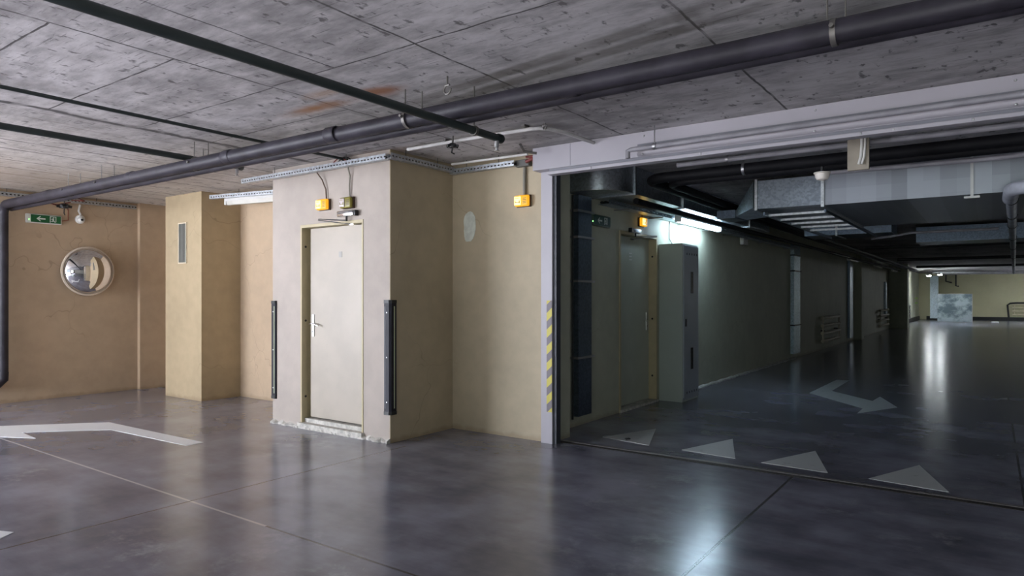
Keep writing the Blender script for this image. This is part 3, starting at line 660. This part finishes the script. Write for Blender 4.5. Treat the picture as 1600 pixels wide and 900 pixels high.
# ------------------------------------------------------------ passage: ducts
t = thing('riser_duct', (-3.61, 6.35, .12), 'tall dark flat duct standing on the passage wall by the gate', 'duct')
MB().box(XT+.003, -3.57, 6.21, 6.50, .12, 2.48).done('duct_body', GALV_DARK, t)
for z in (.735, 1.55, 2.02, 2.30): MB().box(XT+.003, -3.55, 6.17, 6.54, z, z+.022).done('strap', STEEL, t)
MB().tube([(-3.60, 6.14, .1), (-3.60, 6.14, 2.47)], .011, 8).done('side_cable', BLACKPL, t, True)
t = thing('elbow_duct', (-3.4, 7, 2.50), 'shiny round-cornered galvanised duct above the exit sign in the passage', 'duct')
R = .28
pl = [(XT, 5.80), (-3.6, 5.80)] if False else []
cx, cy = -3.40, 6.40
outer = [(-3.655, 6.10)]+[(cx+R*math.cos(math.radians(a)), cy+(R+.02)*math.sin(math.radians(a))) for a in range(-90, 1, 6)]+[(cx+R, 12.0), (-3.645, 12.0)]
outer[0] = (-3.645, 6.10)
MB().prism(outer, 2.50, 2.795).done('duct_body', galv('bright_elbow_steel', (.60, .66, .72, 1), .33), t, True)
for y in (6.62, 8.0, 9.4, 10.8): MB().box(-3.645, cx+R+.015, y, y+.03, 2.485, 2.795).done('flange', GALV, t)
MB().prism([(-3.645, 6.085)]+[(cx+(R+.012)*math.cos(math.radians(a)), cy+(R+.032)*math.sin(math.radians(a))) for a in range(-90, 1, 6)]+[(-3.645, 6.40)], 2.492, 2.50).done('bottom_flange', GALV, t)
def duct(name, x0, x1, y0, y1, z0, z1, label, mat=GALV_DUCT, flx=(), fly=(), group=None, hang=()):
    t = thing(name, ((x0+x1)/2, (y0+y1)/2, z0), label, 'duct', group)
    MB().box(x0, x1, y0, y1, z0, z1).done('duct_body', mat, t)
    for x in flx: MB().box(x-.015, x+.015, y0-.018, y1+.018, z0-.018, min(z1+.018, H-.003)).done('flange', GALV, t)
    for y in fly: MB().box(x0-.018, x1+.018, y-.015, y+.015, z0-.018, min(z1+.018, H-.003)).done('flange', GALV, t)
    for x, y in hang:
        MB().box(x-.012, x+.012, y-.006, y, z0-.03, H).box(x-.06, x+.06, y-.04, y+.02, z0-.04, z0-.02).done('hanger_bracket', STEEL, t)
    return t
duct('main_duct', -1.42, 5.5, 7.5, 10.1, 2.34, 2.70, 'wide galvanised duct crossing the passage ceiling at right', DUCT_FACE, (-1.42,), (), None, [(-.15, 7.49), (2.0, 7.49)])
t = duct('branch_duct', -2.22, -1.44, 7.9, 10.4, 2.40, 2.72, 'shorter galvanised duct joining the left end of the wide duct', GALV_DUCT, (-2.2,), ())
t = thing('duct_funnel', (-2.5, 8.2, 2.42), 'bluish tapered duct end left of the branch duct', 'duct')
MB().add([(-2.235, 7.9, 2.42), (-2.235, 7.9, 2.72), (-2.235, 8.9, 2.72), (-2.235, 8.9, 2.42), (-2.62, 8.5, 2.40), (-2.62, 8.5, 2.47), (-2.62, 8.95, 2.47), (-2.62, 8.95, 2.40)],
         [(0,1,2,3),(4,5,6,7),(0,1,5,4),(1,2,6,5),(2,3,7,6),(3,0,4,7)]).done('funnel_body', galv('pale_funnel_steel', (.62, .70, .80, 1), .5), t)
MB().box(-2.85, -2.62, 8.48, 8.97, 2.385, 2.485).done('collar', GALV_DARK, t)
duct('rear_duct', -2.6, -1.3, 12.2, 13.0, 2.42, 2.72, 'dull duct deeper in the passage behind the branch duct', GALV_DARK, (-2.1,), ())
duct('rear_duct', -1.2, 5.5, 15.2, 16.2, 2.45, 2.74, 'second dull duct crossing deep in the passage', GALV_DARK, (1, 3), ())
duct('wall_riser_duct', XT+.004, -3.57, 15.75, 16.35, .12, 2.56, 'bluish grey riser duct on the passage wall beyond the lamp', galv('blue_riser_steel', (.42, .52, .58, 1), .5))
o = [x for x in bpy.data.objects if x.get('label') == 'bluish grey riser duct on the passage wall beyond the lamp'][0]
for z in (.74, 1.95, 2.30): MB().box(XT+.004, -3.55, 15.73, 16.37, z, z+.03).done('strap', BLACKPL, o)
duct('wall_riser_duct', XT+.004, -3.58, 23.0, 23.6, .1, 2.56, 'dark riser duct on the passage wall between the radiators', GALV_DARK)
duct('wall_riser_duct', XT+.004, -3.57, 31.6, 32.0, .6, 2.0, 'narrow glinting riser duct on the passage wall nearest the black pier', GALV_DUCT)
duct('wall_riser_duct', -2.95, -2.55, 46.2, 46.6, .12, 2.6, 'pale blue riser duct at the far end behind the sheet', galv('pale_riser_steel', (.62, .72, .80, 1), .5))
t = thing('cable_ladder', (-1.9, 9.2, 2.3), 'short ladder rack with bright rungs below the branch duct', 'cable tray')
for x in (-2.15, -1.5): MB().box(x, x+.02, 8.0, 12.0, 2.33, 2.37).done('side_rail', GALV_DARK, t)
for k in range(5): MB().box(-2.13, -1.50, 8.15+.55*k, 8.18+.55*k, 2.335, 2.36).done('rung', GALV, t)

# pipes of the passage
def run(name, pts, r, label, mat, cat='pipe', collars=(), group=None, rods=(), rs=None):
    t = thing(name, pts[0], label, cat, group)
    MB().tube(pts, r, 16, rs=rs).done('pipe_run', mat, t, True)
    for c, ax, rr in collars: MB().lathe(c, ax, [(rr, -.02), (rr+.006, -.018), (rr+.006, .018), (rr, .02)], 16).done('collar', COLLAR, t, True)
    for x, y, z in rods:
        m = MB(); hanger(m, x, y, z, .005); m.lathe((x, y, z-r), (1, 0, 0) if abs(pts[1][0]-pts[0][0]) > abs(pts[1][1]-pts[0][1]) else (0, 1, 0), [(r+.001, -.012), (r+.007, -.012), (r+.007, .012), (r+.001, .012)], 14); m.done('pipe_hanger', STEEL, t, True)
    return t
run('insulated_pipe', [(5.5, 6.42, 2.60), (-2.7, 6.42, 2.60)]+[(p[0], p[1], 2.60-.0*p[0]) for p in arc((-2.7, 6.62), .2, -90, -180, 6, 'xy')]+[(-2.90, 8, 2.58), (-2.95, 14, 2.58), (-3.0, 37, 2.6)], .052, 'thick black insulated pipe turning from across the gate into the passage', BLACKINS, rods=[(-1.9, 6.42, 2.652), (.4, 6.42, 2.652)])
run('insulated_pipe', [(5.5, 6.58, 2.575), (-2.55, 6.58, 2.57)]+[(p[0], p[1], 2.57) for p in arc((-2.55, 6.76), .18, -90, -180, 6, 'xy')]+[(-2.73, 8, 2.56), (-2.80, 14, 2.57), (-2.85, 37, 2.6)], .042, 'thinner black insulated pipe inside the bend of the thick one', BLACKINS)
run('insulated_pipe', [(-3.16, 6.75, 2.44), (-3.18, 9, 2.44), (-3.22, 33.2, 2.50)], .034, 'black insulated pipe running low along the passage wall', BLACKINS)
run('sprinkler_pipe', [(5.5, 6.08, 2.64), (-2.42, 6.08, 2.64)], .024, 'off-white sprinkler pipe just behind the gate header', GREYPIPE, rods=[(-1.95, 6.08, 2.665), (1.2, 6.08, 2.665)])
run('sprinkler_pipe', [(5.5, 5.16, 2.652), (-2.46, 5.16, 2.628), (-2.49, 5.16, 2.62), (-2.49, 5.16, 2.56)], .020, 'grey sprinkler pipe hung in front of the gate header', GREYPIPE, rods=[(-2.25, 5.16, 2.65), (1.6, 5.16, 2.665)])
run('grey_pipe', [(-1.35, 7.2, 2.62), (-.2, 7.18, 2.60), (.10, 7.15, 2.595), (.22, 7.05, 2.585), (.6, 6.85, 2.58)], .022, 'grey pipe along the top edge of the wide duct', GREYPIPE)
run('wrapped_pipe', [(5.5, 7.16, 2.33), (.32, 7.16, 2.33)]+[(p[0], p[1], 2.33) for p in arc((.32, 7.34), .18, -90, -180, 8, 'xy')]+[(.14, 7.9, 2.325), (.15, 7.95, 2.325), (.5, 24, 2.40), (.85, 40, 2.5)], .07,
    'grey wrapped pipe with an elbow receding into the passage at right', INSPIPE, collars=[((.15+.0219*(y-7.95), y, 2.325+.0047*(y-7.95)), (0, 1, 0), .05) for y in (8.0, 9.6, 11.0, 13.5, 16.5, 21, 27)],
    rs=[.06, .06]+[.06]*9+[.062, .046, .046, .046])
run('grey_pipe', [(.08, 12.0, 2.38), (-1.0, 12.0, 2.38), (-1.25, 12.0, 2.34), (-1.6, 12.4, 2.34)], .02, 'thin grey pipe crossing deep behind the wide duct', GREYPIPE)
for y, z, r in ((19, 2.62, .04), (26, 2.63, .05), (33, 2.64, .05), (42.5, 2.66, .05), (45.5, 2.68, .06)):
    run('grey_pipe', [(5.5, y, z), (-2.6, y, z)], r, {19: 'dark cross pipe nearest behind the second dull duct', 26: 'dark cross pipe midway down the passage', 33: 'dark cross pipe two before the far wall lamps', 42.5: 'dark cross pipe beside the far lamps', 45.5: 'dark cross pipe just before the far wall'}[y], GREYPIPE if y > 40 else BLACKPIPE, group='cross pipes deep in the passage')
tray('cable_tray', (-3.60, 6.7, 2.43), (-3.60, 15.6, 2.43), (1, 0, 0), 'long cable tray along the passage wall above the lit lamp', .045, .14, galv('tray_steel', (.42, .48, .54, 1), .45), .09)
# hanging detector, board
t = thing('dome_detector', (-1.22, 6.42, 2.41), 'white cup-shaped detector below the black pipe in the gate opening', 'detector')
MB().lathe((-1.22, 6.42, 2.493), (0, 0, -1), [(.0005, 0), (.068, 0), (.070, .008), (.060, .012), (.058, .04), (.045, .062), (.0005, .075)], 28).done('detector_body', simple('warm_white_plastic', (.80, .74, .68, 1), .45), t, True)
MB().tube([(-1.22, 6.42, 2.49), (-1.22, 6.42, 2.546)], .012, 8).done('stem', BLACKPL, t)
t = thing('hanging_board', (-.86, 5.95, 2.40), 'beige board with a white cable loop hanging behind the gate header', 'board')
MB().rbox(-.94, -.785, 5.92, 5.95, 2.40, 2.797, .004).done('board_panel', BEIGE, t)
MB().tube([(-.835, 5.90, 2.79), (-.833, 5.90, 2.6), (-.84, 5.90, 2.50), (-.855, 5.90, 2.44)], .011, 8).tube([(-.812, 5.905, 2.79), (-.81, 5.905, 2.6), (-.818, 5.905, 2.50), (-.835, 5.905, 2.44)], .009, 8).done('white_cable', WHITEPL, t, True)

# tube lights
batten((-3.40, 8.55, 2.39), (0, 1, 0), 1.65, 'lit tube light hanging over the grey cabinet', TUBE_ON, None, True, .085, top=2.498, diff_h=.055)
for i, y in enumerate((21.0, 26.3, 31.2)):
    batten((-3.3, y, 2.42), (0, 1, 0), 1.5, ('unlit tube light on the passage wall nearest the bluish riser', 'unlit middle tube light on the dark passage wall', 'unlit tube light on the passage wall farthest from the gate')[i], TUBE_OFF, 'unlit passage tube lights', True)
for x, y, l in ((-2.72, 41.0, 'left one of the two lit tube lights at the far end'), (-2.12, 39.0, 'right one of the two lit tube lights at the far end')):
    batten((x, y, 2.46), (0, 1, 0), 1.2, l, TUBE_FAR, 'lit far tube lights', True, .16)
for x, y, l in ((2.2, 43.5, 'added unseen tube light nearest the far wall, beyond the right edge'), (4.2, 44.0, 'added unseen tube light farthest right, beyond the right edge')):  # unseen tube lights added right of view to brighten the far wall
    batten((x, y, 2.46), (1, 0, 0), 1.4, l, TUBE_FAR, 'lit far tube lights', True, .2)
t = thing('switch_box', (XT, 12.2, 2.32), 'small white box with a cable on the wall right of the lit lamp', 'junction box')
MB().rbox(XT, XT+.07, 12.08, 12.34, 2.32, 2.46, .008).done('box_body', WHITEPL, t, True)
MB().tube([(XT+.03, 12.2, 2.45), (XT+.03, 12.2, 2.40)], .01, 6).done('box_cable', GREYC, t)
tag(MB().tube([(XT+.012, 8.86, 2.48), (XT+.012, 8.85, 2.35), (XT+.014, 8.84, 2.2), (XT+.03, 8.93, 2.115)], .008, 6).done('cable', GREYC, None, True), 'grey cable dropping behind the grey cabinet', 'cable')

# ------------------------------------------------------------ cabinet
t = thing('electrical_cabinet', (-3.475, 8.78, 0), 'tall light grey steel electrical cabinet beside the passage door', 'cabinet')
MB().rbox(-3.645, -3.315, 8.50, 9.06, .0, 2.10, .004).done('cabinet_body', GREYCAB, t)
MB().box(-3.35, -3.31, 8.505, 9.055, .03, .06).done('plinth_strip', GREYDOOR, t)
dr = MB().rbox(-3.315, -3.297, 8.512, 9.048, .06, 2.075, .004).done('cabinet_door', GREYDOOR, t)
for z0, z1 in ((1.44, 1.73), (.42, .71)):
    w1 = MB().rbox(-3.297, -3.290, 8.745, 8.83, z0, z1, .003).done('door_window', BLACKGLASS, dr)
MB().rbox(-3.297, -3.283, 8.545, 8.58, 1.0, 1.10, .004).done('door_lock', BLACKPL, dr)
for zz in (1.95, .105):
    m = MB()
    for k in range(5): m.box(-3.297, -3.294, 8.60+k*.09, 8.625+k*.09, zz, zz+.028)
    m.done('vent_slots', GATE_BLACK, dr)

# ------------------------------------------------------------ radiators, far end
def radiator(base, ax, L, label, rows=4, mat=None):
    t = thing('pipe_radiator', base, label, 'radiator', 'pipe radiators on the passage walls')
    bx, by, bz = base; mat = mat or simple('dusty_radiator_paint', (.50, .46, .34, 1), .5)
    P = (lambda u, d, z: (bx+d, by+u, bz+z)) if ax == 'x' else (lambda u, d, z: (bx+u, by-d, bz+z))
    for k in range(rows):
        z = .04+k*.20
        MB().tube([P(0, .10, z), P(L, .10, z)], .042, 14).done('radiator_tube', mat, t, True)
    for u in (.1, L-.1): MB().tube([P(u, .10, .0), P(u, .10, .04+(rows-1)*.2+.05)], .02, 10).done('header_pipe', mat, t, True)
    for u in (.3, L-.3): MB().tube([P(u, 0.003, .3), P(u, .10, .3)], .015, 8).done('wall_bracket', BLACKPL, t)
radiator((XT, 18.7, .2), 'x', 2.4, 'pipe radiator on the dark wall just beyond the bluish riser')
radiator((XT, 29.6, .2), 'x', 2.6, 'pipe radiator on the dark wall between the two dark riser ducts')
radiator((XT, 39.5, .25), 'x', 1.9, 'black pipe radiator behind the black pier at the far end', 4, BLACKPL)
radiator((.95, YF, .3), 'y', 3.0, 'cream pipe radiator on the far wall at the right edge', 4, simple('cream_radiator_paint', (.62, .58, .42, 1), .45))
run('grey_pipe', [(.78, YF-.2, .2), (.72, YF-.2, .9), (.85, YF-.2, 1.0), (1.1, YF-.2, 1.02), (4.5, YF-.2, 1.04)], .05, 'black pipe arching over the radiator of the far wall', BLACKPIPE)
t = thing('leaning_sheet', (-1.65, 44.0, 0), 'large scuffed metal sheet standing upright before the far wall', 'metal sheet')
MB().box(-2.46, -.86, 43.98, 44.01, 0.01, 1.52).done('sheet_panel', SHEET, t)
MB().box(-.885, -.855, 43.97, 44.02, 0, 1.53).box(-2.46, -.86, 43.97, 44.02, 1.52, 1.54).done('edge_trim', STEEL, t)
for x in (-2.3, -1.1): MB().extr([(44.01, 0), (44.5, 0), (44.5, .05), (44.05, .05), (44.05, 1.3), (44.01, 1.3)], 'x', x, x+.06).done('rear_support', BLACKPL, t)
t = thing('wall_bracket_pipe', (-1.75, YF, 2.0), 'black bracket pipe hanging on the far wall above the sheet', 'bracket')
MB().tube([(-1.75, YF-.1, 2.75), (-1.75, YF-.1, 2.02), (-1.6, YF-.1, 2.0)], .045, 10).tube([(-2.25, YF-.1, 2.75), (-2.25, YF-.1, 2.3), (-1.95, YF-.1, 2.22)], .04, 10).done('bracket_pipe', BLACKPIPE, t, True)
tag(MB().box(XT, XT+.004, 45.4, 47.2, .96, 1.06).done('wall_sticker', simple('lime_sticker', (.35, .62, .12, 1), .5)), 'lower lime green strip on the far white-lit wall', 'sticker')
tag(MB().box(XT, XT+.004, 45.4, 47.2, 1.24, 1.34).done('wall_sticker', simple('lime_sticker_upper', (.38, .62, .14, 1), .5)), 'upper lime green strip on the far white-lit wall', 'sticker')

# ------------------------------------------------------------ floor markings
def marking(poly, label, mat, cat, group=None):
    tag(MB().prism(poly, .0, .003).done('floor_marking', mat), label, cat, group)
tri = [((-3.15, 5.96), (-2.89, 6.66), (-2.62, 5.88)), ((-2.30, 5.88), (-2.07, 6.62), (-1.80, 5.83)), ((-1.58, 5.82), (-1.30, 6.54), (-1.06, 5.79)), ((-.77, 5.79), (-.49, 6.49), (-.25, 5.72))]
tl = ('white floor triangle nearest the gate jamb', 'white floor triangle second from the gate jamb, most worn', 'white floor triangle third from the gate jamb', 'white floor triangle farthest from the gate jamb, at right')
for k, p in enumerate(tri): marking(list(p), tl[k], PAINT2, 'floor marking', 'white triangles painted inside the gate')
marking([(-2.12, 12.31), (-1.93, 12.35), (-1.93, 10.83), (-1.3, 10.10), (-1.27, 10.6), (-.97, 9.71), (-1.31, 8.93), (-1.31, 9.36), (-2.15, 10.41)], 'white bent arrow pointing right on the passage floor', PAINT2, 'floor arrow')
marking([(-9.6, 2.66), (-8.70, 2.69), (-7.98, 3.47), (-6.14, 3.52), (-6.13, 3.35), (-7.51, 3.29), (-8.11, 2.69), (-7.67, 2.66), (-8.03, 2.48), (-8.5, 1.97)], 'big white bent arrow pointing left on the hall floor', PAINT, 'floor arrow')
marking([(-5.1, 1.36), (-4.72, 1.525), (-4.66, 1.44), (-4.9, 1.30)], 'tip of a white floor mark at the lower left corner', PAINT, 'floor marking')
tag(MB().prism([(-2.93, 6.0), (-2.90, 6.04), (-2.87, 6.01), (-2.90, 5.97)], .003, .012).done('floor_debris', BLACKPL), 'small dark crumb lying on the triangle nearest the jamb', 'debris')
tag(MB().prism([(-.02, 44.2), (.25, 44.3), (.3, 44.0), (.02, 43.9)], 0, .05).done('floor_debris', WHITEPL), 'white scrap on the floor near the far wall', 'debris')

for o in bpy.data.objects:
    if '_b' in o.keys(): del o['_b']
